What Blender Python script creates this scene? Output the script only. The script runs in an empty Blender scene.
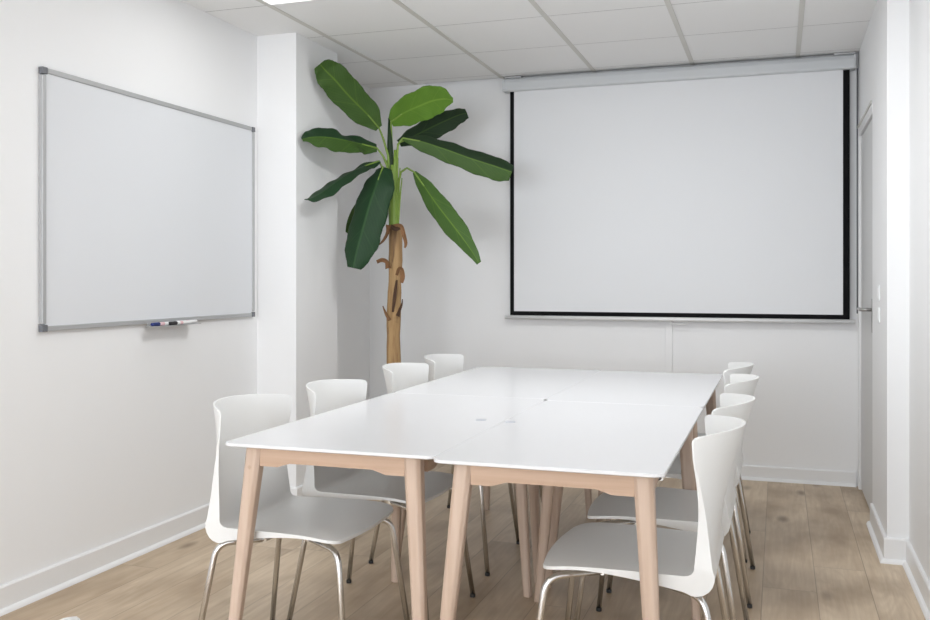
import bpy, bmesh, math, random
from mathutils import Vector, Matrix

random.seed(7)
SC = bpy.context.scene
COL = SC.collection
PI = math.pi

# ------------------------------------------------------------ camera
YAW = math.radians(18.57); FPX = 934.0; CH = 1.2
cam_d = bpy.data.cameras.new('camera'); cam = bpy.data.objects.new('camera', cam_d); COL.objects.link(cam)
cam_d.sensor_width = 36.0; cam_d.lens = 36.0 * FPX / 930.0
cam_d.shift_y = -(310 - 278.7) / 930.0
cam_d.clip_start = 0.05
cam.location = (0, 0, CH); cam.rotation_euler = (PI / 2, 0, YAW)
SC.camera = cam

# ------------------------------------------------------------ world, light, exposure
w = bpy.data.worlds.new('world'); SC.world = w; w.use_nodes = True
w.node_tree.nodes['Background'].inputs[0].default_value = (0.75, 0.86, 1.0, 1)
w.node_tree.nodes['Background'].inputs[1].default_value = 1.0

def area(name, loc, rot, sx, sy, power, color):
    l = bpy.data.lights.new(name, 'AREA'); l.shape = 'RECTANGLE'; l.size = sx; l.size_y = sy
    l.energy = power; l.color = color
    o = bpy.data.objects.new(name, l); o.location = loc; o.rotation_euler = rot; COL.objects.link(o); return o
# daylight entering by the window in the wall behind the camera
area('window_daylight', (-1.05, -3.16, 1.40), (PI / 2 + 0.2, 0, 0), 2.5, 1.7, 120, (0.925, 0.97, 1.03))
PANEL_POWER = [1.2, 18.5, 0.6, 0.6, 4.2, 4.2]
PANELS = [(-1.994, 3.612), (-0.794, 3.612), (-1.994, 1.212), (-0.194, 1.212), (-1.994, -1.788), (-0.194, -1.788)]  # first panel is seen; the others are unseen, placed and powered for even light
for i, (px, py) in enumerate(PANELS):
    area('panel_lamp', (px, py, 2.488), (0, 0, 0), 0.56, 0.56, PANEL_POWER[i], (0.965, 0.985, 1.0))
SC.view_settings.view_transform = 'Standard'; SC.view_settings.look = 'None'
SC.view_settings.gamma = 1; SC.view_settings.use_curve_mapping = False
SC.view_settings.exposure = 0.19

# ------------------------------------------------------------ materials
def srgb(r, g, b):
    f = lambda c: (c / 12.92 if c <= 0.04045 else ((c + 0.055) / 1.055) ** 2.4)
    return (f(r / 255), f(g / 255), f(b / 255), 1)

def mat(name, col, rough=0.5, metal=0.0, bump=0.0, bscale=200.0, vary=0.0, vscale=3.0, spec=0.5, coat=0.0):
    m = bpy.data.materials.new(name); m.use_nodes = True
    nt = m.node_tree; b = nt.nodes['Principled BSDF']
    b.inputs['Base Color'].default_value = col
    b.inputs['Roughness'].default_value = rough; b.inputs['Metallic'].default_value = metal
    b.inputs['Specular IOR Level'].default_value = spec; b.inputs['Coat Weight'].default_value = coat
    tc = nt.nodes.new('ShaderNodeTexCoord')
    if vary > 0:
        n = nt.nodes.new('ShaderNodeTexNoise'); n.inputs['Scale'].default_value = vscale; n.inputs['Detail'].default_value = 4
        nt.links.new(tc.outputs['Object'], n.inputs['Vector'])
        mx = nt.nodes.new('ShaderNodeMix'); mx.data_type = 'RGBA'
        mx.inputs[6].default_value = tuple(c * (1 - vary) for c in col[:3]) + (1,)
        mx.inputs[7].default_value = tuple(min(1, c * (1 + vary)) for c in col[:3]) + (1,)
        nt.links.new(n.outputs['Fac'], mx.inputs[0]); nt.links.new(mx.outputs[2], b.inputs['Base Color'])
    if bump > 0:
        n = nt.nodes.new('ShaderNodeTexNoise'); n.inputs['Scale'].default_value = bscale
        nt.links.new(tc.outputs['Object'], n.inputs['Vector'])
        bp = nt.nodes.new('ShaderNodeBump'); bp.inputs['Strength'].default_value = bump; bp.inputs['Distance'].default_value = 0.001
        nt.links.new(n.outputs['Fac'], bp.inputs['Height']); nt.links.new(bp.outputs['Normal'], b.inputs['Normal'])
    return m

M = {}
M['wall'] = mat('wall_paint', (0.88, 0.882, 0.885, 1), 0.6, bump=0.25, bscale=120, vary=0.01)
M['trim'] = mat('white_gloss_trim', (0.84, 0.84, 0.84, 1), 0.35)
M['door'] = mat('door_paint', (0.66, 0.66, 0.655, 1), 0.45)
M['gap'] = mat('gap_shade', (0.10, 0.10, 0.10, 1), 0.8)  # dark colour standing in for shade in the ceiling and door gaps
M['rail'] = mat('ceiling_rail_paint', (0.66, 0.65, 0.61, 1), 0.5)
M['chair'] = mat('white_polypropylene', (0.80, 0.80, 0.785, 1), 0.38, bump=0.15, bscale=500)
M['chrome'] = mat('chrome_tube', (0.74, 0.74, 0.74, 1), 0.2, 1.0, vary=0.05, vscale=12)
M['rubber'] = mat('dark_rubber', (0.04, 0.04, 0.04, 1), 0.7)
M['top'] = mat('white_laminate', (0.765, 0.765, 0.78, 1), 0.22, bump=0.04, bscale=300)
M['alu'] = mat('aluminium_profile', (0.46, 0.465, 0.47, 1), 0.5, 0.35, vary=0.04, vscale=9)
M['greyplastic'] = mat('grey_plastic', (0.16, 0.165, 0.18, 1), 0.5)
M['board'] = mat('whiteboard_enamel', (0.75, 0.765, 0.79, 1), 0.32, spec=0.3)
M['screen'] = mat('projection_fabric', (0.815, 0.825, 0.84, 1), 0.8, bump=0.1, bscale=700)
M['black'] = mat('black_fabric', (0.005, 0.005, 0.006, 1), 0.8, spec=0.15)
M['case'] = mat('screen_case', (0.62, 0.64, 0.655, 1), 0.35)
M['steel'] = mat('brushed_steel', (0.42, 0.41, 0.40, 1), 0.35, 0.9, vary=0.04, vscale=30)
M['bluecap'] = mat('blue_cap', (0.015, 0.03, 0.16, 1), 0.4)
M['blackcap'] = mat('black_cap', (0.012, 0.012, 0.014, 1), 0.4)
M['redprint'] = mat('red_print', (0.5, 0.07, 0.06, 1), 0.5)
M['pinkprint'] = mat('pink_print', (0.75, 0.5, 0.52, 1), 0.5)
M['pen'] = mat('pen_barrel', (0.84, 0.84, 0.83, 1), 0.35)
M['mark'] = mat('flat_grey', (0.52, 0.53, 0.58, 1), 0.4)
M['pot'] = mat('pot_ceramic', (0.5, 0.5, 0.49, 1), 0.5, vary=0.05)
M['soil'] = mat('soil', (0.05, 0.035, 0.022, 1), 0.95, bump=1.0, bscale=60, vary=0.4, vscale=40)
M['husk'] = mat('dry_husk', srgb(128, 92, 60), 0.8, vary=0.4, vscale=25)
M['huskdark'] = mat('dark_dry_husk', srgb(78, 55, 40), 0.85, vary=0.4, vscale=25)
M['petiole'] = mat('petiole_green', srgb(122, 150, 62), 0.45, vary=0.2, vscale=15)

def emis(name, col, s):
    m = bpy.data.materials.new(name); m.use_nodes = True; nt = m.node_tree
    b = nt.nodes['Principled BSDF']; b.inputs['Base Color'].default_value = (0.9, 0.9, 0.9, 1)
    b.inputs['Emission Color'].default_value = col; b.inputs['Emission Strength'].default_value = s
    return m
M['panel'] = emis('led_diffuser', (1.0, 0.985, 0.96, 1), 1.6)

def glass_mat():
    m = bpy.data.materials.new('window_glass'); m.use_nodes = True; nt = m.node_tree
    nt.nodes.remove(nt.nodes['Principled BSDF'])
    t = nt.nodes.new('ShaderNodeBsdfTransparent'); g = nt.nodes.new('ShaderNodeBsdfGlossy'); g.inputs['Roughness'].default_value = 0.02
    mx = nt.nodes.new('ShaderNodeMixShader'); mx.inputs[0].default_value = 0.06
    nt.links.new(t.outputs[0], mx.inputs[1]); nt.links.new(g.outputs[0], mx.inputs[2])
    nt.links.new(mx.outputs[0], nt.nodes['Material Output'].inputs['Surface'])
    return m
M['glass'] = glass_mat()

class NT:
    """tiny node helper"""
    def __init__(s, m): s.nt = m.node_tree
    def n(s, t, **k):
        x = s.nt.nodes.new(t)
        for a, v in k.items(): setattr(x, a, v)
        return x
    def put(s, v, sock):
        if isinstance(v, (int, float)): sock.default_value = v
        elif isinstance(v, tuple): sock.default_value = v
        else: s.nt.links.new(v, sock)
    def math(s, op, a, b=0.0, c=0.0):
        x = s.n('ShaderNodeMath', operation=op)
        s.put(a, x.inputs[0]); s.put(b, x.inputs[1]); s.put(c, x.inputs[2]); return x.outputs[0]
    def mix(s, f, a, b, mode='MIX'):
        x = s.n('ShaderNodeMix', data_type='RGBA', blend_type=mode)
        s.put(f, x.inputs[0]); s.put(a, x.inputs[6]); s.put(b, x.inputs[7]); return x.outputs[2]
    def ramp(s, f, stops):
        x = s.n('ShaderNodeValToRGB'); s.put(f, x.inputs[0]); e = x.color_ramp.elements
        while len(e) < len(stops): e.new(0.5)
        for k, (p, c) in enumerate(stops): e[k].position = p; e[k].color = c
        return x.outputs[0]
    def noise(s, vec, scale, detail=4, rough=0.5, dist=0.0):
        x = s.n('ShaderNodeTexNoise'); s.put(vec, x.inputs['Vector']); x.inputs['Scale'].default_value = scale
        x.inputs['Detail'].default_value = detail; x.inputs['Roughness'].default_value = rough
        x.inputs['Distortion'].default_value = dist; return x.outputs['Fac']
    def comb(s, x, y, z=0.0):
        c = s.n('ShaderNodeCombineXYZ'); s.put(x, c.inputs[0]); s.put(y, c.inputs[1]); s.put(z, c.inputs[2]); return c.outputs[0]
    def white(s, vec):
        x = s.n('ShaderNodeTexWhiteNoise', noise_dimensions='3D'); s.put(vec, x.inputs['Vector']); return x.outputs['Value']

def floor_mat():
    m = bpy.data.materials.new('oak_planks'); m.use_nodes = True; h = NT(m); b = m.node_tree.nodes['Principled BSDF']
    tc = h.n('ShaderNodeTexCoord'); sp = h.n('ShaderNodeSeparateXYZ'); h.put(tc.outputs['Object'], sp.inputs[0])
    X, Y = sp.outputs[0], sp.outputs[1]
    W, L = 0.198, 1.9
    xs = h.math('DIVIDE', h.math('ADD', X, 0.06 + W * 40), W)
    row = h.math('FLOOR', xs); fx = h.math('FRACT', xs)
    rr = h.white(h.comb(row, 3.7, 1.1))
    ys = h.math('ADD', h.math('DIVIDE', h.math('ADD', Y, 20.0), L), h.math('MULTIPLY', rr, 7.3))
    cell = h.math('FLOOR', ys); fy = h.math('FRACT', ys)
    rnd = h.white(h.comb(row, cell, 0.5)); rnd2 = h.white(h.comb(cell, row, 9.5))
    # joint mask
    ex = h.math('MULTIPLY', h.math('MINIMUM', fx, h.math('SUBTRACT', 1.0, fx)), W)
    ey = h.math('MULTIPLY', h.math('MINIMUM', fy, h.math('SUBTRACT', 1.0, fy)), L)
    e = h.math('MINIMUM', ex, ey)
    joint = h.math('SUBTRACT', 1.0, h.math('SMOOTH_MIN', h.math('DIVIDE', e, 0.0022), 1.0, 0.1))
    joint = h.math('MAXIMUM', joint, 0.0)
    # grain: cathedral figure, stretched along Y
    off = h.math('MULTIPLY', rnd, 37.0)
    vec = h.comb(h.math('ADD', h.math('MULTIPLY', X, 7.0), off), h.math('ADD', h.math('MULTIPLY', Y, 0.9), off), off)
    warp = h.noise(vec, 1.0, 3, 0.5, 0.6)
    rings = h.math('FRACT', h.math('MULTIPLY', warp, 9.0))
    rings = h.math('ABSOLUTE', h.math('SUBTRACT', rings, 0.5))
    vec2 = h.comb(h.math('ADD', h.math('MULTIPLY', X, 60.0), off), h.math('MULTIPLY', Y, 2.5), off)
    fine = h.noise(vec2, 1.0, 5, 0.65)
    vec3 = h.comb(h.math('ADD', h.math('MULTIPLY', X, 5.0), off), h.math('MULTIPLY', Y, 2.2), off)
    blot = h.noise(vec3, 1.0, 3, 0.5)
    c = h.mix(rnd2, srgb(198, 178, 152), srgb(217, 199, 174))
    c = h.mix(h.math('MULTIPLY', rings, 0.65), c, srgb(174, 150, 122))
    c = h.mix(h.math('MULTIPLY', h.ramp(fine, [(0.35, (0, 0, 0, 1)), (0.70, (1, 1, 1, 1))]), 0.5), c, srgb(176, 150, 120))
    c = h.mix(h.math('MULTIPLY', h.ramp(blot, [(0.45, (0, 0, 0, 1)), (0.72, (1, 1, 1, 1))]), 0.8), c, srgb(150, 126, 99))
    # knots
    vo = h.n('ShaderNodeTexVoronoi'); vo.inputs['Scale'].default_value = 1.0
    h.put(h.comb(h.math('MULTIPLY', X, 4.5), h.math('MULTIPLY', Y, 1.9), off), vo.inputs['Vector'])
    kn = h.ramp(vo.outputs['Distance'], [(0.04, (1, 1, 1, 1)), (0.16, (0, 0, 0, 1))])
    c = h.mix(h.math('MULTIPLY', kn, 0.7), c, srgb(104, 80, 56))
    c = h.mix(h.math('MULTIPLY', joint, 0.6), c, srgb(92, 72, 52))
    h.put(c, b.inputs['Base Color']); b.inputs['Roughness'].default_value = 0.42
    bp = h.n('ShaderNodeBump'); bp.inputs['Strength'].default_value = 0.25; bp.inputs['Distance'].default_value = 0.001
    h.put(h.math('SUBTRACT', fine, h.math('MULTIPLY', joint, 2.0)), bp.inputs['Height']); h.put(bp.outputs[0], b.inputs['Normal'])
    return m
M['floor'] = floor_mat()

def wood_mat(name, c1, c2, axis='Z'):
    m = bpy.data.materials.new(name); m.use_nodes = True; h = NT(m); b = m.node_tree.nodes['Principled BSDF']
    tc = h.n('ShaderNodeTexCoord'); sp = h.n('ShaderNodeSeparateXYZ'); h.put(tc.outputs['Object'], sp.inputs[0])
    k = {'X': (1.2, 45, 45), 'Y': (45, 1.2, 45), 'Z': (45, 45, 1.6)}[axis]
    v = h.comb(h.math('MULTIPLY', sp.outputs[0], float(k[0])), h.math('MULTIPLY', sp.outputs[1], float(k[1])), h.math('MULTIPLY', sp.outputs[2], float(k[2])))
    n = h.noise(v, 1.0, 4, 0.6, 0.4)
    c = h.mix(h.ramp(n, [(0.3, (0, 0, 0, 1)), (0.7, (1, 1, 1, 1))]), c1, c2)
    sc = 6.0 if axis == 'Z' else 4.0
    vo = h.n('ShaderNodeTexVoronoi'); vo.inputs['Scale'].default_value = sc; h.put(tc.outputs['Object'], vo.inputs['Vector'])
    kn = h.ramp(vo.outputs['Distance'], [(0.02, (1, 1, 1, 1)), (0.05, (0, 0, 0, 1))])
    c = h.mix(h.math('MULTIPLY', kn, 0.25), c, srgb(140, 95, 65))
    h.put(c, b.inputs['Base Color']); b.inputs['Roughness'].default_value = 0.5
    return m
M['legwood'] = wood_mat('beech_upright', srgb(208, 186, 169), srgb(194, 169, 149), 'Z')
M['apronx'] = wood_mat('beech_crosswise', srgb(206, 178, 156), srgb(188, 158, 134), 'X')
M['aprony'] = wood_mat('beech_lengthwise', srgb(206, 178, 156), srgb(188, 158, 134), 'Y')

def trunk_mat():
    m = bpy.data.materials.new('banana_trunk'); m.use_nodes = True; h = NT(m); b = m.node_tree.nodes['Principled BSDF']
    tc = h.n('ShaderNodeTexCoord'); sp = h.n('ShaderNodeSeparateXYZ'); h.put(tc.outputs['Object'], sp.inputs[0])
    v = h.comb(h.math('MULTIPLY', sp.outputs[0], 55.0), h.math('MULTIPLY', sp.outputs[1], 55.0), h.math('MULTIPLY', sp.outputs[2], 3.0))
    n = h.noise(v, 1.0, 5, 0.65, 0.5)
    v2 = h.comb(h.math('MULTIPLY', sp.outputs[0], 16.0), h.math('MULTIPLY', sp.outputs[1], 16.0), h.math('MULTIPLY', sp.outputs[2], 3.5))
    n2 = h.noise(v2, 1.0, 3, 0.6, 0.8)
    c = h.mix(h.ramp(n, [(0.3, (0, 0, 0, 1)), (0.7, (1, 1, 1, 1))]), srgb(186, 154, 108), srgb(142, 108, 72))
    c = h.mix(h.math('MULTIPLY', h.ramp(n2, [(0.56, (0, 0, 0, 1)), (0.68, (1, 1, 1, 1))]), 0.75), c, srgb(84, 58, 40))
    h.put(c, b.inputs['Base Color']); b.inputs['Roughness'].default_value = 0.75
    bp = h.n('ShaderNodeBump'); bp.inputs['Strength'].default_value = 0.6; bp.inputs['Distance'].default_value = 0.004
    h.put(n, bp.inputs['Height']); h.put(bp.outputs[0], b.inputs['Normal'])
    return m
M['trunk'] = trunk_mat()

def leaf_mat(name, c1, c2, rib, transl=0.12, rough=0.52):
    m = bpy.data.materials.new(name); m.use_nodes = True; h = NT(m); nt = m.node_tree; b = nt.nodes['Principled BSDF']
    uv = h.n('ShaderNodeUVMap'); uv.uv_map = 'UVMap'; sp = h.n('ShaderNodeSeparateXYZ'); h.put(uv.outputs[0], sp.inputs[0])
    U, V = sp.outputs[0], sp.outputs[1]                    # U across (0.5 = midrib), V along
    au = h.math('ABSOLUTE', h.math('SUBTRACT', U, 0.5))
    ph = h.math('SUBTRACT', h.math('MULTIPLY', V, 150.0), h.math('MULTIPLY', au, 70.0))
    vein = h.math('MULTIPLY', h.math('ADD', h.math('SINE', ph), 1.0), 0.5)
    n = h.noise(h.comb(U, h.math('MULTIPLY', V, 3.0)), 3.0, 4, 0.6)
    c = h.mix(n, c1, c2)
    c = h.mix(h.math('MULTIPLY', vein, 0.08), c, rib)
    side = h.ramp(h.math('FRACT', h.math('ADD', h.math('MULTIPLY', V, 3.3), h.math('MULTIPLY', au, -1.2))), [(0.0, (1, 1, 1, 1)), (0.05, (0, 0, 0, 1))])
    c = h.mix(h.math('MULTIPLY', side, 0.35), c, rib)
    rm = h.ramp(au, [(0.012, (1, 1, 1, 1)), (0.04, (0, 0, 0, 1))])
    c = h.mix(h.math('MULTIPLY', rm, 0.7), c, rib)
    h.put(c, b.inputs['Base Color']); b.inputs['Roughness'].default_value = rough; b.inputs['Specular IOR Level'].default_value = 0.3
    bp = h.n('ShaderNodeBump'); bp.inputs['Strength'].default_value = 0.15; bp.inputs['Distance'].default_value = 0.002
    h.put(vein, bp.inputs['Height']); h.put(bp.outputs[0], b.inputs['Normal'])
    t = h.n('ShaderNodeBsdfTranslucent'); h.put(c, t.inputs[0])
    mx = h.n('ShaderNodeMixShader'); mx.inputs[0].default_value = transl
    h.put(b.outputs[0], mx.inputs[1]); h.put(t.outputs[0], mx.inputs[2]); h.put(mx.outputs[0], nt.nodes['Material Output'].inputs['Surface'])
    return m
M['leafmid'] = leaf_mat('leaf_mid_green', srgb(54, 84, 34), srgb(68, 98, 42), srgb(104, 136, 48))
M['leafdark'] = leaf_mat('leaf_dark_green', srgb(28, 56, 34), srgb(36, 68, 38), srgb(58, 94, 54))
M['leafbacklit'] = leaf_mat('leaf_backlit_green', srgb(92, 134, 46), srgb(108, 148, 54), srgb(134, 168, 68), 0.2)  # brighter green carries the light coming through the blade
M['leafdeep'] = leaf_mat('leaf_deep_green', srgb(30, 50, 32), srgb(38, 60, 34), srgb(70, 96, 44))

def ceiling_mat():
    m = bpy.data.materials.new('ceiling_tiles'); m.use_nodes = True; h = NT(m); b = m.node_tree.nodes['Principled BSDF']
    tc = h.n('ShaderNodeTexCoord'); sp = h.n('ShaderNodeSeparateXYZ'); h.put(tc.outputs['Object'], sp.inputs[0])
    fy = h.math('FRACT', h.math('DIVIDE', h.math('ADD', sp.outputs[1], 60 * 0.6 - 3.912), 0.6))
    e = h.math('MULTIPLY', h.math('MINIMUM', fy, h.math('SUBTRACT', 1.0, fy)), 0.6)
    ln = h.math('LESS_THAN', e, 0.003)
    row = h.math('FLOOR', h.math('DIVIDE', h.math('ADD', sp.outputs[1], 60 * 0.6 - 3.912), 0.6))
    colm = h.math('FLOOR', h.math('DIVIDE', h.math('ADD', sp.outputs[0], 60 * 0.6 + 2.295), 0.6))
    r = h.white(h.comb(row, colm, 2.0))
    c = h.mix(r, (0.92, 0.92, 0.915, 1), (0.94, 0.94, 0.935, 1))
    n = h.noise(tc.outputs['Object'], 350.0, 2)
    c = h.mix(h.math('MULTIPLY', n, 0.08), c, (0.55, 0.55, 0.54, 1))
    c = h.mix(ln, c, (0.50, 0.50, 0.49, 1))
    h.put(c, b.inputs['Base Color']); b.inputs['Roughness'].default_value = 0.8
    return m
M['ceiling'] = ceiling_mat()

# ------------------------------------------------------------ mesh helpers
def bx(bm, x0, x1, y0, y1, z0, z1):
    v = [bm.verts.new(p) for p in ((x0, y0, z0), (x1, y0, z0), (x1, y1, z0), (x0, y1, z0), (x0, y0, z1), (x1, y0, z1), (x1, y1, z1), (x0, y1, z1))]
    for f in ((0, 3, 2, 1), (4, 5, 6, 7), (0, 1, 5, 4), (1, 2, 6, 5), (2, 3, 7, 6), (3, 0, 4, 7)): bm.faces.new([v[i] for i in f])
def obj(name, bm, m, parent=None, smooth=False, bevel=0.0, seg=2, loc=None):
    me = bpy.data.meshes.new(name); bmesh.ops.recalc_face_normals(bm, faces=bm.faces); bm.to_mesh(me); bm.free()
    mm = m if isinstance(m, (list, tuple)) else [m]
    for k in mm: me.materials.append(k)
    if smooth:
        for p in me.polygons: p.use_smooth = True
    o = bpy.data.objects.new(name, me); COL.objects.link(o)
    if parent: o.parent = parent
    if loc: o.location = loc
    if bevel:
        b = o.modifiers.new('bevel', 'BEVEL'); b.width = bevel; b.segments = seg; b.limit_method = 'ANGLE'; b.angle_limit = 0.7
    return o
def box(name, m, x0, x1, y0, y1, z0, z1, parent=None, bevel=0.0):
    bm = bmesh.new(); bx(bm, x0, x1, y0, y1, z0, z1); return obj(name, bm, m, parent, bevel=bevel)
def struct(o, kind='structure'): o['kind'] = kind; return o
def thing(name, label, cat, loc=(0, 0, 0), rz=0.0, group=None):
    o = bpy.data.objects.new(name, None); o.empty_display_size = 0.1; COL.objects.link(o); o.location = loc; o.rotation_euler = (0, 0, rz)
    return tag(o, label, cat, group)
def tag(o, label, cat, group=None):
    o['label'] = label; o['category'] = cat
    if group: o['group'] = group
    return o
def tube(bm, pts, radii, n=12, cap=True):
    """sweep a circle along a polyline"""
    pts = [Vector(p) for p in pts]
    if not isinstance(radii, (list, tuple)): radii = [radii] * len(pts)
    rings = []; prev = None
    for i, p in enumerate(pts):
        t = (pts[min(i + 1, len(pts) - 1)] - pts[max(i - 1, 0)]).normalized()
        if prev is None: a = t.orthogonal().normalized()
        else: a = (prev - t * prev.dot(t)).normalized()
        prev = a; b = t.cross(a)
        rings.append([bm.verts.new(p + (a * math.cos(2 * PI * k / n) + b * math.sin(2 * PI * k / n)) * radii[i]) for k in range(n)])
    for r0, r1 in zip(rings, rings[1:]):
        for k in range(n): bm.faces.new((r0[k], r0[(k + 1) % n], r1[(k + 1) % n], r1[k]))
    if cap: bm.faces.new(rings[0][::-1]); bm.faces.new(rings[-1])
def lathe(bm, prof, n=32, c=(0, 0, 0)):
    rings = [[bm.verts.new((c[0] + r * math.cos(2 * PI * k / n), c[1] + r * math.sin(2 * PI * k / n), c[2] + z)) for k in range(n)] for r, z in prof]
    for r0, r1 in zip(rings, rings[1:]):
        for k in range(n): bm.faces.new((r0[k], r0[(k + 1) % n], r1[(k + 1) % n], r1[k]))
    bm.faces.new(rings[0][::-1]); bm.faces.new(rings[-1])
def bend(pts, r, n=6):
    """round the inner corners of a polyline"""
    pts = [Vector(p) for p in pts]; out = [pts[0]]
    for a, b, c in zip(pts, pts[1:], pts[2:]):
        d0 = (a - b); d1 = (c - b); rr = min(r, d0.length * 0.49, d1.length * 0.49)
        p0 = b + d0.normalized() * rr; p1 = b + d1.normalized() * rr
        for k in range(n + 1):
            t = k / n; out.append(p0 * (1 - t) ** 2 + b * 2 * t * (1 - t) + p1 * t * t)
    out.append(pts[-1]); return out

# ------------------------------------------------------------ room shell
XL, XR, XD, YB, YF, HC = -2.65, 0.52, 0.435, 5.84, -3.10, 2.5
WJ = 4.32                                    # where the right wall steps back towards the camera
struct(box('floor', M['floor'], XL - 0.1, XR + 0.5, YF - 0.1, YB + 0.1, -0.05, 0.0))
struct(box('wall_left', M['wall'], XL - 0.12, XL, YF, YB + 0.12, 0, 2.62))
struct(box('wall_left_pillar', M['wall'], XL, -2.415, 4.39, 4.875, 0, 2.5))
struct(box('wall_back', M['wall'], XL, XD + 0.3, YB, YB + 0.12, 0, 2.62))
struct(box('wall_right', M['wall'], XR, XR + 0.12, YF, WJ, 0, 2.62))
# right wall beyond the step, with the doorway in it
DY0, DY1, DH = 4.985, 5.80, 2.035
bm = bmesh.new()
bx(bm, XD, XD + 0.25, WJ, DY0 - 0.01, 0, 2.62); bx(bm, XD, XD + 0.25, DY0 - 0.01, YB, DH + 0.035, 2.62); bx(bm, XD, XD + 0.25, DY1 + 0.012, YB, 0, DH + 0.035)
struct(obj('wall_right_end', bm, M['wall']))
# wall behind the camera, with its window opening
bm = bmesh.new(); wx0, wx1, wz0, wz1 = -2.40, 0.30, 0.35, 2.38
bx(bm, XL, wx0, YF - 0.12, YF, 0, 2.62); bx(bm, wx1, XR + 0.12, YF - 0.12, YF, 0, 2.62)
bx(bm, wx0, wx1, YF - 0.12, YF, 0, wz0); bx(bm, wx0, wx1, YF - 0.12, YF, wz1, 2.62)
struct(obj('wall_front', bm, M['wall']))
bm = bmesh.new()
for x in (wx0, (wx0 + wx1) / 2 - 0.025, wx1 - 0.05): bx(bm, x, x + 0.05, YF - 0.09, YF - 0.04, wz0, wz1)
for z in (wz0, wz1 - 0.05): bx(bm, wx0 + 0.05, (wx0 + wx1) / 2 - 0.025, YF - 0.09, YF - 0.04, z, z + 0.05); bx(bm, (wx0 + wx1) / 2 + 0.025, wx1 - 0.05, YF - 0.09, YF - 0.04, z, z + 0.05)
wf = struct(obj('window_1', bm, M['trim']))
bm = bmesh.new()
bx(bm, wx0 + 0.05, (wx0 + wx1) / 2 - 0.025, YF - 0.07, YF - 0.066, wz0 + 0.05, wz1 - 0.05); bx(bm, (wx0 + wx1) / 2 + 0.025, wx1 - 0.05, YF - 0.07, YF - 0.066, wz0 + 0.05, wz1 - 0.05)
obj('window_pane', bm, M['glass'], wf)

# ceiling: tile field with openings for the light panels
def ceil():
    xs = [XL, -2.295, -1.694, -1.094, -0.494, 0.106, XR + 0.02]; ys = [YF, -2.088, -1.488, 0.912, 1.512, 3.312, 3.912, YB - 0.035]
    bm = bmesh.new()
    for i in range(len(xs) - 1):
        for j in range(len(ys) - 1):
            if any(xs[i] < px < xs[i + 1] and ys[j] < py < ys[j + 1] for px, py in PANELS): continue
            bx(bm, xs[i], xs[i + 1], ys[j], ys[j + 1], HC, HC + 0.02)
    bmesh.ops.remove_doubles(bm, verts=bm.verts, dist=1e-5)
    return struct(obj('ceiling', bm, M['ceiling']))
ce = ceil()
for k in range(6):
    x = -2.295 + 0.6 * k
    if x < XR: 
        x1 = YB - 0.035 if x < 0.40 else WJ
        box('rail', M['rail'], x - 0.0125, x + 0.0125, YF, x1, HC - 0.004, HC, ce)
box('wall_angle', M['ceiling'], XL, -2.25, YB - 0.036, YB, HC, HC + 0.01, ce)
struct(box('ceiling_slab', M['gap'], XL - 0.1, XR + 0.3, YF - 0.1, YB + 0.12, 2.62, 2.66))

for i, (px, py) in enumerate(PANELS):
    lab = ['square recessed light panel near the wall pillar', 'unseen square recessed light panel added above the middle of the tables',
           'unseen square recessed light panel behind the camera by the whiteboard wall', 'unseen square recessed light panel behind the camera by the right wall', 'unseen square recessed light panel added by the window, whiteboard side', 'unseen square recessed light panel added by the window, right wall side'][i]
    t = thing('ceiling_light', lab, 'ceiling light', (px, py, HC), 0, 'recessed ceiling light panels')
    bm = bmesh.new()
    for a in (0, 1):
        for s in (-1, 1):
            e = 0.2985
            if a: bx(bm, -e, e, s * e - (0.012 if s > 0 else 0), s * e + (0.012 if s < 0 else 0), -0.003, 0.018)
            else: bx(bm, s * e - (0.012 if s > 0 else 0), s * e + (0.012 if s < 0 else 0), -e + 0.012, e - 0.012, -0.003, 0.018)
    obj('light_frame', bm, M['trim'], t)
    box('diffuser', M['panel'], -0.2865, 0.2865, -0.2865, 0.2865, 0.004, 0.012, t)

# skirting boards: flat board with a small quarter round at the foot
def skirting(name, p0, p1, nrm, h=0.098, t=0.014, m0=0, m1=0):
    dv = (Vector((p1[0], p1[1], 0)) - Vector((p0[0], p0[1], 0))).normalized()
    """prism along p0-p1 (xy); nrm = direction into the room"""
    prof = [(0, 0), (t + 0.016, 0), (t + 0.015, 0.006), (t + 0.010, 0.013), (t + 0.002, 0.017), (t, 0.018), (t, h - 0.006), (t - 0.004, h), (0, h)]
    bm = bmesh.new(); a = []; b = []
    for u, z in prof:
        a.append(bm.verts.new((p0[0] + nrm[0] * u - dv.x * u * m0, p0[1] + nrm[1] * u - dv.y * u * m0, z)))
        b.append(bm.verts.new((p1[0] + nrm[0] * u + dv.x * u * m1, p1[1] + nrm[1] * u + dv.y * u * m1, z)))
    n = len(prof)
    for k in range(n): bm.faces.new((a[k], a[(k + 1) % n], b[(k + 1) % n], b[k]))
    bm.faces.new(a[::-1]); bm.faces.new(b)
    return struct(obj(name, bm, M['trim']))
skirting('baseboard_left', (XL, YF), (XL, 4.39), (1, 0), m1=-1)
skirting('baseboard_pillar', (XL, 4.39), (-2.415, 4.39), (0, -1), m0=-1, m1=1)
skirting('baseboard_pillar_side', (-2.415, 4.39), (-2.415, 4.875), (1, 0), m0=1)
skirting('baseboard_back', (XL, YB), (XD - 0.012, YB), (0, -1), 0.085)
skirting('baseboard_right_end', (XD, WJ), (XD, DY0 - 0.03), (-1, 0), 0.105, m0=1)
skirting('baseboard_step', (XD, WJ), (XR, WJ), (0, -1), 0.105, m0=1, m1=-1)
skirting('baseboard_right', (XR, YF), (XR, WJ), (-1, 0), 0.098, m1=-1)

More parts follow.
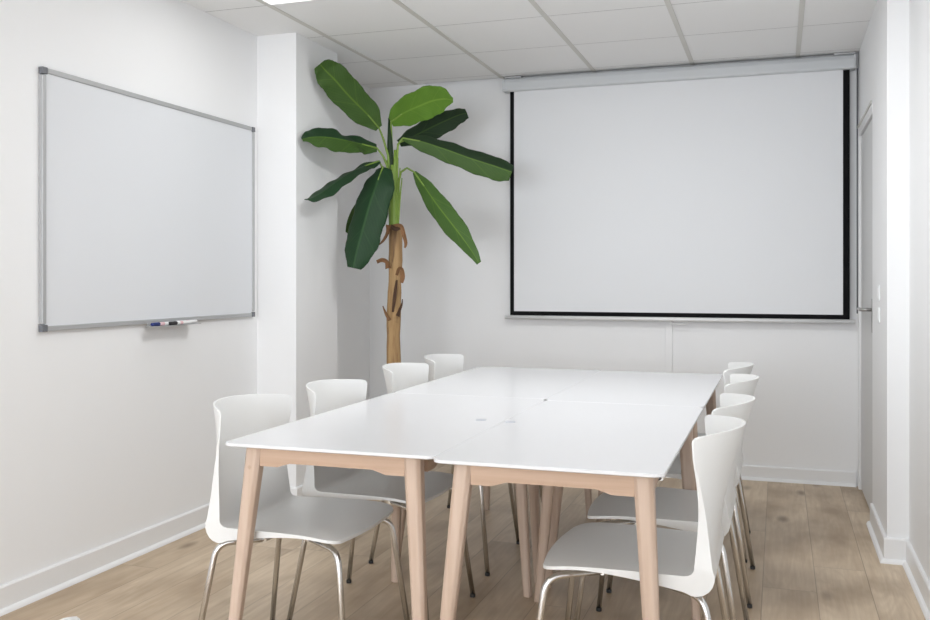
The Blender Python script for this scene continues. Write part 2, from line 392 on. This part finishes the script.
# door in the right wall
dr = struct(box('door_1', M['door'], XD + 0.010, XD + 0.05, DY0, DY1 - 0.05, 0.008, DH - 0.03))
bm = bmesh.new()
bx(bm, XD - 0.004, XD + 0.07, DY1 - 0.045, DY1 + 0.010, 0, DH + 0.03)
bx(bm, XD - 0.002, XD + 0.07, DY0 - 0.012, DY1 - 0.045, DH - 0.022, DH + 0.03)
struct(obj('trim_1', bm, M['trim']))
struct(box('trim_2', M['rail'], XD - 0.008, XD - 0.002, DY0 - 0.012, DY1 + 0.01, DH + 0.026, DH + 0.040))
box('door_gap_shade', M['gap'], XD + 0.08, XD + 0.09, DY0 - 0.05, DY1 + 0.03, 0, DH + 0.03)['kind'] = 'structure'  # dark sheet behind the door, shade of its gaps put into the colour
bm = bmesh.new()
tube(bm, bend([(XD + 0.012, 5.06, 1.045), (XD - 0.045, 5.06, 1.045), (XD - 0.045, 5.20, 1.045)], 0.02), 0.009)
hd = obj('door_handle', bm, M['steel'], dr, smooth=True)
box('handle_plate', M['steel'], XD + 0.004, XD + 0.012, 5.035, 5.085, 0.93, 1.10, hd, 0.002)

# light switches beside the door
for z, lab in ((1.135, 'upper white light switch on the wall strip beside the door'), (1.035, 'lower white light switch on the wall strip beside the door')):
    t = thing('light_switch', lab, 'light switch', (XD, 4.64, z), 0, 'light switches beside the door')
    box('switch_plate', M['wall'], -0.006, 0, -0.035, 0.035, -0.035, 0.035, t, 0.002)
    box('rocker', M['wall'], -0.009, -0.006, -0.022, 0.022, -0.024, 0.024, t, 0.002)

# cable duct on the back wall below the screen
tag(box('cable_duct', M['wall'], -0.662, -0.618, YB - 0.012, YB, 0.085, 0.94, None, 0.002), 'thin white cable duct running down the back wall under the projection screen', 'cable duct')

# ------------------------------------------------------------ projection screen
ps = thing('projection_screen', 'white pull-down projection screen with black border on the back wall', 'projection screen', (-0.625, YB, 0.94))
ox, oy, oz = 0.625, -YB, -0.94
def pbox(name, m, x0, x1, y0, y1, z0, z1, bev=0.0, par=None): return box(name, m, x0 + ox, x1 + ox, y0 + oy, y1 + oy, z0 + oz, z1 + oz, par or ps, bev)
# casing: a rounded extrusion
bm = bmesh.new()
prof = [(0.085, 2.405), (0.078, 2.40), (0.012, 2.40), (0.010, 2.405), (0.010, 2.480), (0.014, 2.487), (0.060, 2.487), (0.078, 2.476), (0.087, 2.455), (0.088, 2.415)]
A = [bm.verts.new((-1.672 + ox, -u, z + oz)) for u, z in prof]; B = [bm.verts.new((0.408 + ox, -u, z + oz)) for u, z in prof]
for k in range(len(prof)): bm.faces.new((A[k], A[(k + 1) % len(prof)], B[(k + 1) % len(prof)], B[k]))
bm.faces.new(A[::-1]); bm.faces.new(B)
cs = obj('screen_case', bm, M['case'], ps, bevel=0.002)
pbox('bracket', M['alu'], -1.66, -1.56, YB - 0.07, YB, 2.487, 2.497)
pbox('bracket', M['alu'], 0.30, 0.415, YB - 0.07, YB, 2.487, 2.497)
pbox('end_cap', M['case'], 0.408, 0.418, YB - 0.085, YB - 0.01, 2.402, 2.482, 0.003)
pbox('end_cap', M['case'], -1.682, -1.672, YB - 0.085, YB - 0.01, 2.402, 2.482, 0.003)
sy = YB - 0.055
pbox('screen_fabric', M['screen'], -1.611, 0.350, sy - 0.0006, sy + 0.0006, 0.992, 2.40)
bm = bmesh.new()
for (x0, x1, z0, z1) in ((-1.637, -1.611, 0.966, 2.40), (0.350, 0.386, 0.966, 2.40), (-1.611, 0.350, 0.966, 0.992)):
    bx(bm, x0 + ox, x1 + ox, sy - 0.0006 + oy, sy + 0.0006 + oy, z0 + oz, z1 + oz)
obj('black_border', bm, M['black'], ps)
bm = bmesh.new(); tube(bm, [(-1.67 + ox, sy + oy, 0.953 + oz), (0.415 + ox, sy + oy, 0.953 + oz)], 0.0125, 16)
wb_ = obj('weight_bar', bm, M['trim'], ps, smooth=True)
bm = bmesh.new(); tube(bm, bend([(0.0, sy + oy, 0.945 + oz), (0.0, sy + oy - 0.004, 0.925 + oz), (0.10, sy + oy - 0.004, 0.925 + oz), (0.10, sy + oy, 0.945 + oz)], 0.012), 0.003, 8)
obj('pull_handle', bm, M['trim'], wb_, smooth=True)
# dark upright tube standing in for the shaded gap at the wall corner
bm = bmesh.new(); tube(bm, [(0.428 + ox, -0.03, 2.41 + oz), (0.428 + ox, -0.03, 1.0 + oz)], 0.004, 8)
obj('corner_gap_strip', bm, M['greyplastic'], ps, smooth=True)

# ------------------------------------------------------------ whiteboard on the left wall
wbd = thing('whiteboard', 'large aluminium-framed whiteboard on the left wall', 'whiteboard', (XL, 3.58, 1.0))
Y0, Y1, Z0, Z1 = 2.83 - 3.58, 4.335 - 3.58, 0.0, 1.0
box('writing_surface', M['board'], 0.004, 0.014, Y0 + 0.018, Y1 - 0.018, Z0 + 0.018, Z1 - 0.018, wbd)
bm = bmesh.new(); t_ = 0.020
bx(bm, 0.0, 0.020, Y0 + 0.028, Y1 - 0.028, Z0, Z0 + t_); bx(bm, 0.0, 0.020, Y0 + 0.028, Y1 - 0.028, Z1 - t_, Z1)
bx(bm, 0.0, 0.020, Y0, Y0 + t_, Z0 + 0.028, Z1 - 0.028); bx(bm, 0.0, 0.020, Y1 - t_, Y1, Z0 + 0.028, Z1 - 0.028)
obj('frame', bm, M['alu'], wbd, bevel=0.003)
for y in (Y0 - 0.001, Y1 - 0.026 + 0.001):
    for z in (Z0 - 0.001, Z1 - 0.026 + 0.001):
        box('corner_cap', M['greyplastic'], 0.0, 0.022, y, y + 0.026, z, z + 0.026, wbd, 0.002)
bm = bmesh.new(); ty0, ty1 = 3.445 - 3.58, 3.765 - 3.58
bx(bm, 0.020, 0.078, ty0, ty1, -0.011, -0.0085); bx(bm, 0.017, 0.021, ty0, ty1, -0.012, 0.006)
obj('pen_tray', bm, M['alu'], wbd)
def marker(loc, label, cap, bands, rz=0.0):
    t = thing('marker', label, 'marker pen', loc, rz, 'markers on the whiteboard tray')
    def cyl(name, prof, m, par):
        bm = bmesh.new(); n = 16; rings = []
        for r, y in prof: rings.append([bm.verts.new((r * math.cos(2 * PI * k / n), y, r * math.sin(2 * PI * k / n))) for k in range(n)])
        for a, b in zip(rings, rings[1:]):
            for k in range(n): bm.faces.new((a[k], a[(k + 1) % n], b[(k + 1) % n], b[k]))
        bm.faces.new(rings[0][::-1]); bm.faces.new(rings[-1]); return obj(name, bm, m, par, smooth=False)
    bd = cyl('barrel', [(0.0075, 0.045), (0.0078, 0.05), (0.0078, 0.155), (0.006, 0.160)], M['pen'], t)
    cyl('cap', [(0.006, 0.0), (0.0082, 0.004), (0.0086, 0.050), (0.0082, 0.052)], cap, t)
    for y0, y1, m in bands: cyl('printed_band', [(0.00795, y0), (0.00795, y1)], m, bd)
marker((XL + 0.058, 3.425, 1.0000), 'blue-capped marker lying on the whiteboard tray', M['bluecap'], [(0.054, 0.085, M['pinkprint'])])
marker((XL + 0.068, 3.535, 0.9998), 'black-capped white marker lying on the whiteboard tray', M['blackcap'], [(0.075, 0.095, M['pinkprint'])])
marker((XL + 0.045, 3.615, 0.9998), 'all white marker lying at the far end of the whiteboard tray', M['pen'], [(0.075, 0.10, M['pinkprint'])])

# ------------------------------------------------------------ tables
TZ = 0.735
def rrect(w, l, r, n=5):
    out = []
    for cx, cy, a0 in ((w / 2 - r, l / 2 - r, 0), (-w / 2 + r, l / 2 - r, 90), (-w / 2 + r, -l / 2 + r, 180), (w / 2 - r, -l / 2 + r, 270)):
        for k in range(n + 1):
            a = math.radians(a0 + 90 * k / n); out.append((cx + r * math.cos(a), cy + r * math.sin(a)))
    return out
def make_table(x, y, TW, TL, label, ixl, ixr, spl, spr, iyf, iyb, syf):
    t = thing('table', label, 'table', (x, y, 0), 0, 'white topped wooden tables pushed together')
    bm = bmesh.new(); levels = []
    for w_, l_, r, z in ((TW - 0.05, TL - 0.05, 0.015, TZ - 0.015), (TW - 0.008, TL - 0.008, 0.027, TZ - 0.010), (TW, TL, 0.03, TZ - 0.008), (TW, TL, 0.03, TZ - 0.0008), (TW - 0.0016, TL - 0.0016, 0.0292, TZ)):
        levels.append([bm.verts.new((a, b, z)) for a, b in rrect(w_, l_, r)])
    n = len(levels[0])
    for a, b in zip(levels, levels[1:]):
        for k in range(n): bm.faces.new((a[k], a[(k + 1) % n], b[(k + 1) % n], b[k]))
    bm.faces.new(levels[0][::-1]); bm.faces.new(levels[-1])
    obj('tabletop', bm, M['top'], t)
    iy = 0.045; yins = {-1: iyf, 1: iyb}; ysp = {-1: syf, 1: 0.0}; wt, wb = 0.050, 0.030; zt = TZ - 0.015
    for sx in (-1, 1):
        for sy_ in (-1, 1):
            bm = bmesh.new()
            xo, yo = sx * (TW / 2 - (ixl if sx < 0 else ixr)), sy_ * (TL / 2 - yins[sy_]); xb, yb = xo + sx * (spl[0 if sy_ < 0 else 1] if sx < 0 else spr), yo + sy_ * ysp[sy_]
            lv = []
            for q in range(9):
                f = q / 8; z = zt * (1 - f)
                cx = xo + (xb - xo) * f; cy = yo + (yb - yo) * f
                ww = wt + (wb - wt) * f; c = ww * 0.22
                x0_, x1_ = sorted((cx, cx - sx * ww)); y0_, y1_ = sorted((cy, cy - sy_ * ww))
                lv.append([bm.verts.new((a, b, z)) for a, b in ((x0_ + c, y0_), (x1_ - c, y0_), (x1_, y0_ + c), (x1_, y1_ - c), (x1_ - c, y1_), (x0_ + c, y1_), (x0_, y1_ - c), (x0_, y0_ + c))])
            for a, b in zip(lv, lv[1:]):
                for k in range(8): bm.faces.new((a[k], a[(k + 1) % 8], b[(k + 1) % 8], b[k]))
            bm.faces.new(lv[0]); bm.faces.new(lv[-1][::-1])
            obj('leg', bm, M['legwood'], t, bevel=0.003, seg=2)
    def apron(x0, x1, along, c, m, h=0.043, hd_=0.055):
        bm = bmesh.new(); L = x1 - x0; xs = [0, 0.055, 0.075, 0.095]; st = []
        for u in xs: st.append((x0 + u, hd_ if u <= 0.055 else (hd_ + h) / 2 if u < 0.09 else h))
        st += [(x1 - (a - x0), hh) for a, hh in st[::-1]]
        A = []
        for u, hh in st:
            q = []
            for d, z in ((-0.010, zt), (0.010, zt), (0.010, zt - hh), (-0.010, zt - hh)):
                q.append(bm.verts.new((u, c + d, z) if along == 'x' else (c + d, u, z)))
            A.append(q)
        for a, b in zip(A, A[1:]):
            for k in range(4): bm.faces.new((a[k], a[(k + 1) % 4], b[(k + 1) % 4], b[k]))
        bm.faces.new(A[0]); bm.faces.new(A[-1][::-1]); obj('apron', bm, m, t)
    xi0, xi1, yi = TW / 2 - ixl - wt, TW / 2 - ixr - wt, TL / 2 - 0.085 - wt
    for s in (-1, 1):
        apron(-xi0 - 0.004, xi1 + 0.004, 'x', s * (TL / 2 - yins[s] - 0.018), M['apronx'])
        apron(-yi - 0.004, yi + 0.004, 'y', s * (TW / 2 - (ixl if s < 0 else ixr) - 0.018), M['aprony'])
    return t
for x0, x1, y0, y1, lab in ((-1.498, -0.8505, 2.290, 3.520, 'near left white table with beech legs, beside the whiteboard wall'),
                            (-0.8495, -0.258, 2.250, 3.480, 'near right white table with beech legs, closest to the viewer'),
                            (-1.498, -0.8505, 3.522, 4.722, 'far left white table with beech legs, in front of the tall plant'),
                            (-0.8495, -0.258, 3.482, 4.710, 'far right white table with beech legs, nearest the door')):
    make_table((x0 + x1) / 2, (y0 + y1) / 2, x1 - x0, y1 - y0, lab, *((0.047, 0.064, (0.074, 0.004), 0.030) if x0 < -1 else (0.045, 0.032, (0.064, 0.058), 0.030)), *((0.045, 0.085, 0.018) if y0 < 3 else (0.050, 0.070, 0.0)))
def disc(x, y, label):  # flat grey disc resting on a tabletop
    bm = bmesh.new(); prof = [(0.018, 0.0), (0.018, 0.0012), (0.015, 0.0018)]; lathe(bm, prof, 24, (0, 0, 0))
    tag(obj('grey_disc', bm, M['mark'], None, loc=(x, y, TZ)), label, 'hole cover', 'small grey discs on the table tops')
disc(-0.929, 2.93, 'small grey round disc on the near left tabletop beside the seam')
disc(-0.826, 2.92, 'small grey round disc on the near right tabletop beside the seam')

# ------------------------------------------------------------ chairs (local: heel at x=0, seat runs to +x, y across)
def chair_shell():
    zs = 0.463
    # stations along the inner surface: (dist, edge xz, centre xz, half width, thickness)
    st = []
    D = 0.434; H0 = 0.813
    def add(ex, ez, cx, cz, hw, t, nx, nz): st.append((ex, ez, cx, cz, hw, t, nx, nz))
    N1 = 16; r = 0.035
    front = [D - 0.0, D - 0.002, D - 0.007, D - 0.016, D - 0.030, D - 0.042, D - 0.055]
    xs = front + [D - 0.055 - (D - 0.055 - 0.070) * k / 12 for k in range(1, 13)]
    for x in xs:
        d = D - x
        hw = 0.212 + 0.016 * min(1, max(0, (x - 0.05) / 0.3))
        if d < 0.05: hw = hw - 0.05 + math.sqrt(max(0, 0.05 ** 2 - (0.05 - d) ** 2))
        dz = -0.016 * math.exp(-d / 0.05) + 0.005 * min(1, x / D)
        t = 0.009 + 0.036 * max(0, 1 - (x - 0.04) / 0.30) ** 1.6
        dip = 0.010 * min(1, d / 0.15) 
        add(x, zs + dz, x, zs + dz - dip, hw, t, 0, -1)
    # inner corner arc, centre (0.075, zs+0.03)
    for k in range(1, 8):
        a = k / 8 * PI / 2
        ex = 0.065 - 0.020 * math.sin(a); ez = zs + 0.002 + 0.020 * (1 - math.cos(a))
        add(ex, ez, ex, ez - 0.010 * math.cos(a), 0.212, 0.045 * (1 + 0.30 * math.sin(2 * a)), -math.sin(a), -math.cos(a))
    zb = zs + 0.022
    tops = [0, .06, .13, .2, .28, .36, .44, .52, .6, .68, .76, .83, .885, .925, .955, .978, .992, 1.0]
    for f in tops:
        z = zb + (H0 - zb) * f; d = (1 - f) * (H0 - zb)
        xe = 0.045 - 0.015 * math.sin(min(1, f / 0.5) * PI / 2) + 0.022 * f
        xc = 0.045 - 0.108 * f
        hw = 0.212 - 0.010 * math.sin(min(1, f * 1.25) * PI) * 1.0
        R = 0.014
        if d < R: hw = hw - R + math.sqrt(max(0, R * R - (R - d) ** 2))
        t = 0.008 + 0.037 * max(0, 1 - f / 0.70) ** 1.5
        a = math.atan2(0.145, (H0 - zb))
        add(xe, z - 0.006 * f, xc, z + 0.006 * f, hw, t, -math.cos(0.1), -math.sin(0.1) if f < 1 else 0)
    NU = 20; bm = bmesh.new(); inn = []; out = []
    for (ex, ez, cx, cz, hw, t, nx, nz) in st:
        ri = []; ro = []
        for k in range(NU + 1):
            u = -1 + 2 * k / NU; q = (abs(u) * hw / 0.212) ** 2.2
            # depth of curvature follows the real half width, so rounded corners stay on the curved surface
            p = Vector((cx + (ex - cx) * q + (0.014 * (1 - u * u) * max(0, (cx - 0.2) / (D - 0.2)) ** 2 if nx == 0 else 0), u * hw, cz + (ez - cz) * q))
            ri.append(bm.verts.new(p)); ro.append(bm.verts.new(p + Vector((nx, 0, nz)) * t))
        inn.append(ri); out.append(ro)
    n = len(st)
    for i in range(n - 1):
        for k in range(NU):
            bm.faces.new((inn[i][k], inn[i][k + 1], inn[i + 1][k + 1], inn[i + 1][k]))
            bm.faces.new((out[i][k], out[i + 1][k], out[i + 1][k + 1], out[i][k + 1]))
        bm.faces.new((inn[i][0], inn[i + 1][0], out[i + 1][0], out[i][0])); bm.faces.new((inn[i][NU], out[i][NU], out[i + 1][NU], inn[i + 1][NU]))
    for i in (0, n - 1):
        for k in range(NU): bm.faces.new((inn[i][k], out[i][k], out[i][k + 1], inn[i][k + 1]))
    return bm
def make_chair():
    t = thing('chair', '', 'chair', (0, 0, 0))
    o = obj('seat_shell', chair_shell(), M['chair'], t, smooth=True)
    b = o.modifiers.new('bevel', 'BEVEL'); b.width = 0.0035; b.segments = 2; b.limit_method = 'ANGLE'; b.angle_limit = 1.0
    wn = o.modifiers.new('wn', 'WEIGHTED_NORMAL'); wn.keep_sharp = False
    bm = bmesh.new()
    for x, z in ((0.14, 0.411), (0.29, 0.425)): tube(bm, [(x, -0.12, z), (x, 0.12, z)], 0.009)
    for y in (-0.10, 0.10): bx(bm, 0.13, 0.30, y - 0.014, y + 0.014, 0.428, 0.440)
    obj('under_frame', bm, M['chrome'], t, smooth=False)
    for sx, p0, p1, foot in ((0, (0.14, 0.11, 0.411), (0.022, 0.190, 0.408), (-0.040, 0.238, 0.012)), (1, (0.29, 0.11, 0.425), (0.424, 0.192, 0.420), (0.474, 0.238, 0.012))):
        for s in (-1, 1):
            P = [(a, b_ * s, c) for a, b_, c in (p0, p1, foot)]
            bm = bmesh.new(); tube(bm, bend(P, 0.045, 8), 0.0092, 14)
            lg = obj('leg', bm, M['chrome'], t, smooth=True)
            bm = bmesh.new(); lathe(bm, [(0.0090, 0), (0.0102, 0.002), (0.0102, 0.011), (0.0096, 0.013)], 16, (P[2][0], P[2][1], 0.0))
            obj('foot_cap', bm, M['rubber'], lg)
    return t
def dup(root):
    r = root.copy(); COL.objects.link(r)
    for ch in list(root.children):
        c = ch.copy(); COL.objects.link(c); c.parent = r
        for g in list(ch.children):
            d = g.copy(); COL.objects.link(d); d.parent = c
    return r
chair0 = make_chair(); used = [False]
def place(x, y, rz, label, group):
    c = chair0 if not used[0] else dup(chair0); used[0] = True
    c.location = (x, y, 0); c.rotation_euler = (0, 0, rz); c['label'] = label; c['group'] = group
GL, GR = 'white shell chairs along the whiteboard side', 'white shell chairs along the door side'
for (x, y, r, lab) in ((-1.617, 2.605, 0.0, 'white shell chair nearest the viewer on the whiteboard side of the tables'),
                       (-1.568, 3.110, 0.0, 'second white shell chair from the viewer on the whiteboard side'),
                       (-1.590, 3.845, 0.0, 'third white shell chair from the viewer on the whiteboard side'),
                       (-1.597, 4.370, 0.0, 'white shell chair at the far end of the whiteboard side, by the plant')):
    place(x, y, r, lab, GL)
for (x, y, r, lab) in ((-0.153, 2.575, PI, 'white shell chair nearest the viewer on the door side of the tables'),
                       (-0.142, 3.115, PI, 'second white shell chair from the viewer on the door side'),
                       (-0.142, 3.800, PI, 'third white shell chair from the viewer on the door side'),
                       (-0.176, 4.360, PI, 'white shell chair at the far end of the door side, nearest the back wall')):
    place(x, y, r, lab, GR)
place(-0.645, 0.728, 0.9, 'white shell chair whose backrest top just shows low in the left corner', 'loose chair beside the viewer')

# ------------------------------------------------------------ banana plant
def ray(u, v, Y):
    """a point of the room seen in direction (u, v) at depth Y: only used to size the plant"""
    a = (u - 465) / FPX; dx = -math.sin(YAW) + a * math.cos(YAW); dy = math.cos(YAW) + a * math.sin(YAW)
    D = Y / dy; return Vector((D * dx, Y, CH + D * (278.7 - v) / FPX))
TYP = 4.98
base = ray(394, 360, TYP); TX = base.x
pl = thing('banana_plant', 'tall artificial banana plant with broad green leaves and a dry brown trunk', 'plant', (TX, TYP, 0))
O = Vector((TX, TYP, 0))
bm = bmesh.new(); lathe(bm, [(0.11, 0.0), (0.125, 0.01), (0.16, 0.26), (0.165, 0.27), (0.15, 0.27), (0.145, 0.24), (0.02, 0.235)], 40)
obj('pot', bm, M['pot'], pl, smooth=False, bevel=0.003)
bm = bmesh.new(); lathe(bm, [(0.142, 0.236), (0.143, 0.250), (0.09, 0.262), (0.01, 0.266)], 32); obj('soil', bm, M['soil'], pl, smooth=True)
top = ray(395, 228, TYP) - O
bm = bmesh.new(); pts = []; rad = []
for k in range(21):
    f = k / 20; z = 0.25 + (top.z - 0.25) * f
    pts.append((top.x * f ** 2 + 0.004 * math.sin(f * 9), 0.003 * math.cos(f * 7), z)); rad.append(0.043 - 0.005 * f + 0.0018 * math.sin(f * 23) + 0.0012 * math.sin(f * 47))
tube(bm, pts, rad, 24); obj('trunk', bm, M['trunk'], pl, smooth=True)

def strip(name, pts, widths, m, parent, nrm=Vector((0, -1, 0)), fold=0.0, wave=0.0, curl=0.0, seed=0, thick=0.0015, nu=10, sub=10, side_m=None):
    """a blade with a midrib: pts = spine, widths = half width at each, nrm = the way its upper face looks"""
    rnd = random.Random(seed); ph = rnd.random() * 6
    P = [Vector(p) for p in pts]
    def cr(p0, p1, p2, p3, t): return 0.5 * ((2 * p1) + (p2 - p0) * t + (2 * p0 - 5 * p1 + 4 * p2 - p3) * t * t + (3 * p1 - p0 - 3 * p2 + p3) * t ** 3)
    Q = []; Wd = []
    for i in range(len(P) - 1):
        a, b, c, d = P[max(i - 1, 0)], P[i], P[i + 1], P[min(i + 2, len(P) - 1)]
        wa, wb2, wc, wd = widths[max(i - 1, 0)], widths[i], widths[i + 1], widths[min(i + 2, len(P) - 1)]
        for s in range(sub):
            Q.append(cr(a, b, c, d, s / sub)); Wd.append(max(0.0008, cr(wa, wb2, wc, wd, s / sub)))
    Q.append(P[-1]); Wd.append(widths[-1]); n = len(Q)
    bm = bmesh.new(); uvl = bm.loops.layers.uv.new('UVMap'); rows = []
    for i, q in enumerate(Q):
        t = (Q[min(i + 1, n - 1)] - Q[max(i - 1, 0)]).normalized()
        s = t.cross(nrm).normalized(); up = s.cross(t).normalized(); row = []
        for k in range(-nu, nu + 1):
            u = k / nu; au = abs(u)
            w_ = Wd[i] * (1 + 0.035 * math.sin(i * 0.55 + ph + (1.7 if u > 0 else 0)) * min(1, i / 6) + 0.012 * math.sin(i * 1.7 + ph))
            fo = fold if not isinstance(fold, tuple) else (fold[0] if u < 0 else fold[1])
            ang = fo + curl * au
            off = s * (u * w_ * math.cos(ang)) + up * (au * w_ * math.sin(ang)) + up * (wave * au * au * math.sin(i * 0.6 + ph + (2 if u > 0 else 0)))
            row.append(bm.verts.new(q + off))
        rows.append(row)
    L = 2 * nu
    for i in range(n - 1):
        for k in range(L):
            f = bm.faces.new((rows[i][k], rows[i][k + 1], rows[i + 1][k + 1], rows[i + 1][k]))
            f.material_index = 0 if (side_m is None or k < nu) else 1
            for lp, (kk, ii) in zip(f.loops, ((k, i), (k + 1, i), (k + 1, i + 1), (k, i + 1))): lp[uvl].uv = (kk / L, ii / (n - 1))
    me = bpy.data.meshes.new(name); bm.to_mesh(me); bm.free(); me.materials.append(m)
    if side_m is not None: me.materials.append(side_m)
    for p in me.polygons: p.use_smooth = True
    o = bpy.data.objects.new(name, me); COL.objects.link(o); o.parent = parent
    sm = o.modifiers.new('thickness', 'SOLIDIFY'); sm.thickness = thick; sm.offset = 0
    return o
def px(list_): return [ray(*p) - O for p in list_]
SCL = (TYP * math.cos(YAW) - TX * math.sin(YAW)) / FPX      # metres per pixel at the plant
def leaf(name_seed, pet, blade, w_, m, nrm, label=None, **k):
    lf = strip('leaf', px(blade), [x * SCL for x in w_], m, pl, nrm=Vector(nrm).normalized(), seed=name_seed, **k)
    if label: lf['label'] = label
    if pet:
        bm = bmesh.new(); pts = px(pet + [blade[0], blade[1]]); 
        fine = []
        for a, b in zip(pts, pts[1:]): fine += [a.lerp(b, t / 4) for t in range(4)]
        fine.append(pts[-1]); nn = len(fine)
        tube(bm, fine, [0.008 - 0.0045 * i / nn for i in range(nn)], 10)
        obj('petiole', bm, M['petiole'], lf, smooth=True)
Yt = TYP
# upper left, big mid-green blade
leaf(1, [(391, 185, Yt), (388, 155, Yt - .02), (383, 138, Yt - .05)], [(379, 128, Yt - .08), (368, 115, Yt - .15), (350, 97, Yt - .26), (335, 80, Yt - .36), (325, 70, Yt - .42), (320, 64, Yt - .46)],
     [4, 13, 15, 15, 12, 6], M['leafmid'], (0.25, -1, 0.15), fold=-0.12, wave=0.006, curl=0.1)
# left
leaf(2, [(390, 185, Yt), (387, 165, Yt - .03), (383, 156, Yt - .06)], [(377, 148, Yt - .09), (362, 144, Yt - .19), (345, 140, Yt - .33), (327, 137, Yt - .45), (312, 137, Yt - .54), (302, 139, Yt - .59)],
     [4, 11, 14, 14, 10, 2.0], M['leafmid'], (0.0, -1, 0.25), fold=-0.2, wave=0.005, side_m=M['leafdark'])
# lower left
leaf(3, [(389, 190, Yt), (386, 175, Yt - .05)], [(379, 161, Yt - .08), (365, 166, Yt - .17), (350, 173, Yt - .30), (335, 183, Yt - .42), (320, 194, Yt - .52), (308, 200, Yt - .60)],
     [3, 9, 11, 11, 10, 5], M['leafdark'], (-0.2, -1, 0.3), fold=-0.2, wave=0.004)
# long dark blade hanging at the front
leaf(4, [(391, 195, Yt), (389, 178, Yt - .04)], [(383, 167, Yt - .09), (378, 180, Yt - .16), (370, 203, Yt - .22), (363, 228, Yt - .26), (357, 250, Yt - .29), (353, 268, Yt - .30)],
     [9, 17, 19, 19, 17, 8], M['leafdark'], (0.1, -1, 0.2), fold=-0.25, wave=0.004, curl=-0.2)
# mostly hidden blade behind it
leaf(5, None, [(388, 178, Yt + .03), (377, 188, Yt + .12), (366, 200, Yt + .22), (354, 217, Yt + .30), (347, 233, Yt + .34)],
     [2, 5, 6, 6, 2], M['leafmid'], (0.1, -1, 0.1), fold=0.2, wave=0.003)
# upper right blade, its back-lit underside painted in as light green
leaf(6, [(393, 185, Yt), (392, 150, Yt + .01)], [(391, 122, Yt), (402, 114, Yt - .03), (417, 107, Yt - .08), (432, 101, Yt - .12), (444, 99, Yt - .16), (453, 100, Yt - .19)],
     [5, 13, 15, 15, 11, 2], M['leafbacklit'], (-0.1, -1, -0.25), fold=0.1, wave=0.004)
# dark blade behind on the right
leaf(7, [(395, 185, Yt), (395, 158, Yt + .03)], [(399, 143, Yt + .06), (412, 137, Yt + .12), (430, 128, Yt + .20), (447, 120, Yt + .27), (459, 115, Yt + .31), (467, 113, Yt + .34)],
     [4, 10, 13, 12, 9, 6], M['leafdeep'], (0.1, -1, 0.2), fold=-0.2, wave=0.004)
# long arching blade to the right, folded along its rib
leaf(8, [(397, 190, Yt), (397, 160, Yt - .01), (398, 144, Yt)], [(403, 138, Yt), (420, 141, Yt + .02), (445, 149, Yt + .06), (470, 158, Yt + .10), (495, 166, Yt + .14), (512, 172, Yt + .17)],
     [2, 9, 12, 13, 14, 10], M['leafdeep'], (0.1, -1, 0.5), fold=(-0.35, -0.6), wave=0.004, side_m=M['leafmid'])
# hanging blade lower right
leaf(9, [(397, 205, Yt), (398, 185, Yt - .01), (401, 172, Yt - .03), (407, 168, Yt - .05)], [(414, 172, Yt - .08), (424, 186, Yt - .12), (438, 206, Yt - .17), (455, 228, Yt - .21), (469, 247, Yt - .24), (479, 263, Yt - .26)],
     [2, 7.5, 10.5, 10.5, 6.5, 2.5], M['leafmid'], (0.1, -1, 0.15), fold=-0.25, wave=0.003)
# rolled young leaf standing in the crown
bm = bmesh.new(); a = px([(391, 200, Yt), (391, 170, Yt), (390, 145, Yt), (389, 118, Yt)])
tube(bm, a, [0.014, 0.018, 0.017, 0.005], 14); obj('rolled_leaf', bm, M['leafdeep'], pl, smooth=True)
# green upper stem: overlapping sheaths
for k, (x0, x1, y1, r0, r1) in enumerate(((394, 393, 165, 0.031, 0.015), (396, 397.5, 158, 0.012, 0.006), (391, 387.5, 160, 0.011, 0.006), (394.5, 395, 150, 0.022, 0.007), (392, 388.5, 150, 0.018, 0.006), (397.5, 402, 178, 0.008, 0.003), (397, 400, 168, 0.008, 0.003))):
    p = px([(x0, 230, Yt), ((x0 + x1) / 2, 200, Yt - 0.01), (x1, y1, Yt - 0.01)])
    bm = bmesh.new(); q = [p[0].lerp(p[1], t / 4) for t in range(4)] + [p[1].lerp(p[2], t / 4) for t in range(5)]
    tube(bm, q, [r0 + (r1 - r0) * (i / 8) ** 0.9 for i in range(9)], 14); obj('sheath', bm, M['petiole'], pl, smooth=True)
# dry husks peeling from the trunk
def husk(pts, wd, m, seed): strip('husk', px(pts), [x * SCL for x in wd], m, pl, seed=seed, fold=0.5, wave=0.002, nu=3, sub=5, thick=0.002)
F = Yt - 0.05
husk([(393, 226, F), (401, 226, F - .01), (404, 234, F - .02), (406, 243, F - .02), (405, 248, F - .02)], [1.5, 2.2, 2.4, 2, 0.8], M['husk'], 1)
husk([(389, 225, F), (388, 232, F - .01), (384, 240, F - .02), (379, 245, F - .03)], [3, 2.2, 1.4, 0.6], M['husk'], 2)
husk([(389, 268, F), (387, 262, F - .015), (382, 260, F - .03), (377, 262, F - .035)], [3.5, 2.5, 2.2, 2.0], M['husk'], 3)
husk([(397, 275, F), (399, 269, F - .015), (402, 270, F - .03), (403, 277, F - .035), (402, 283, F - .035)], [1.5, 2.0, 2.6, 2.8, 1.6], M['husk'], 4)
husk([(398, 316, F), (400, 310, F - .01), (402, 304, F - .015), (402.5, 299, F - .02)], [2.5, 1.6, 1.0, 0.5], M['huskdark'], 5)
husk([(390, 320, F), (387, 315, F - .01), (384, 309, F - .02), (383, 306, F - .02)], [2.2, 1.6, 1.0, 0.5], M['husk'], 6)
husk([(393, 312, F), (395, 296, F - .004), (397, 280, F - .002)], [1.0, 2.2, 1.0], M['huskdark'], 7)
husk([(391, 226, F), (396, 229, F - .006), (401, 227, F)], [2, 2.5, 2], M['huskdark'], 8)
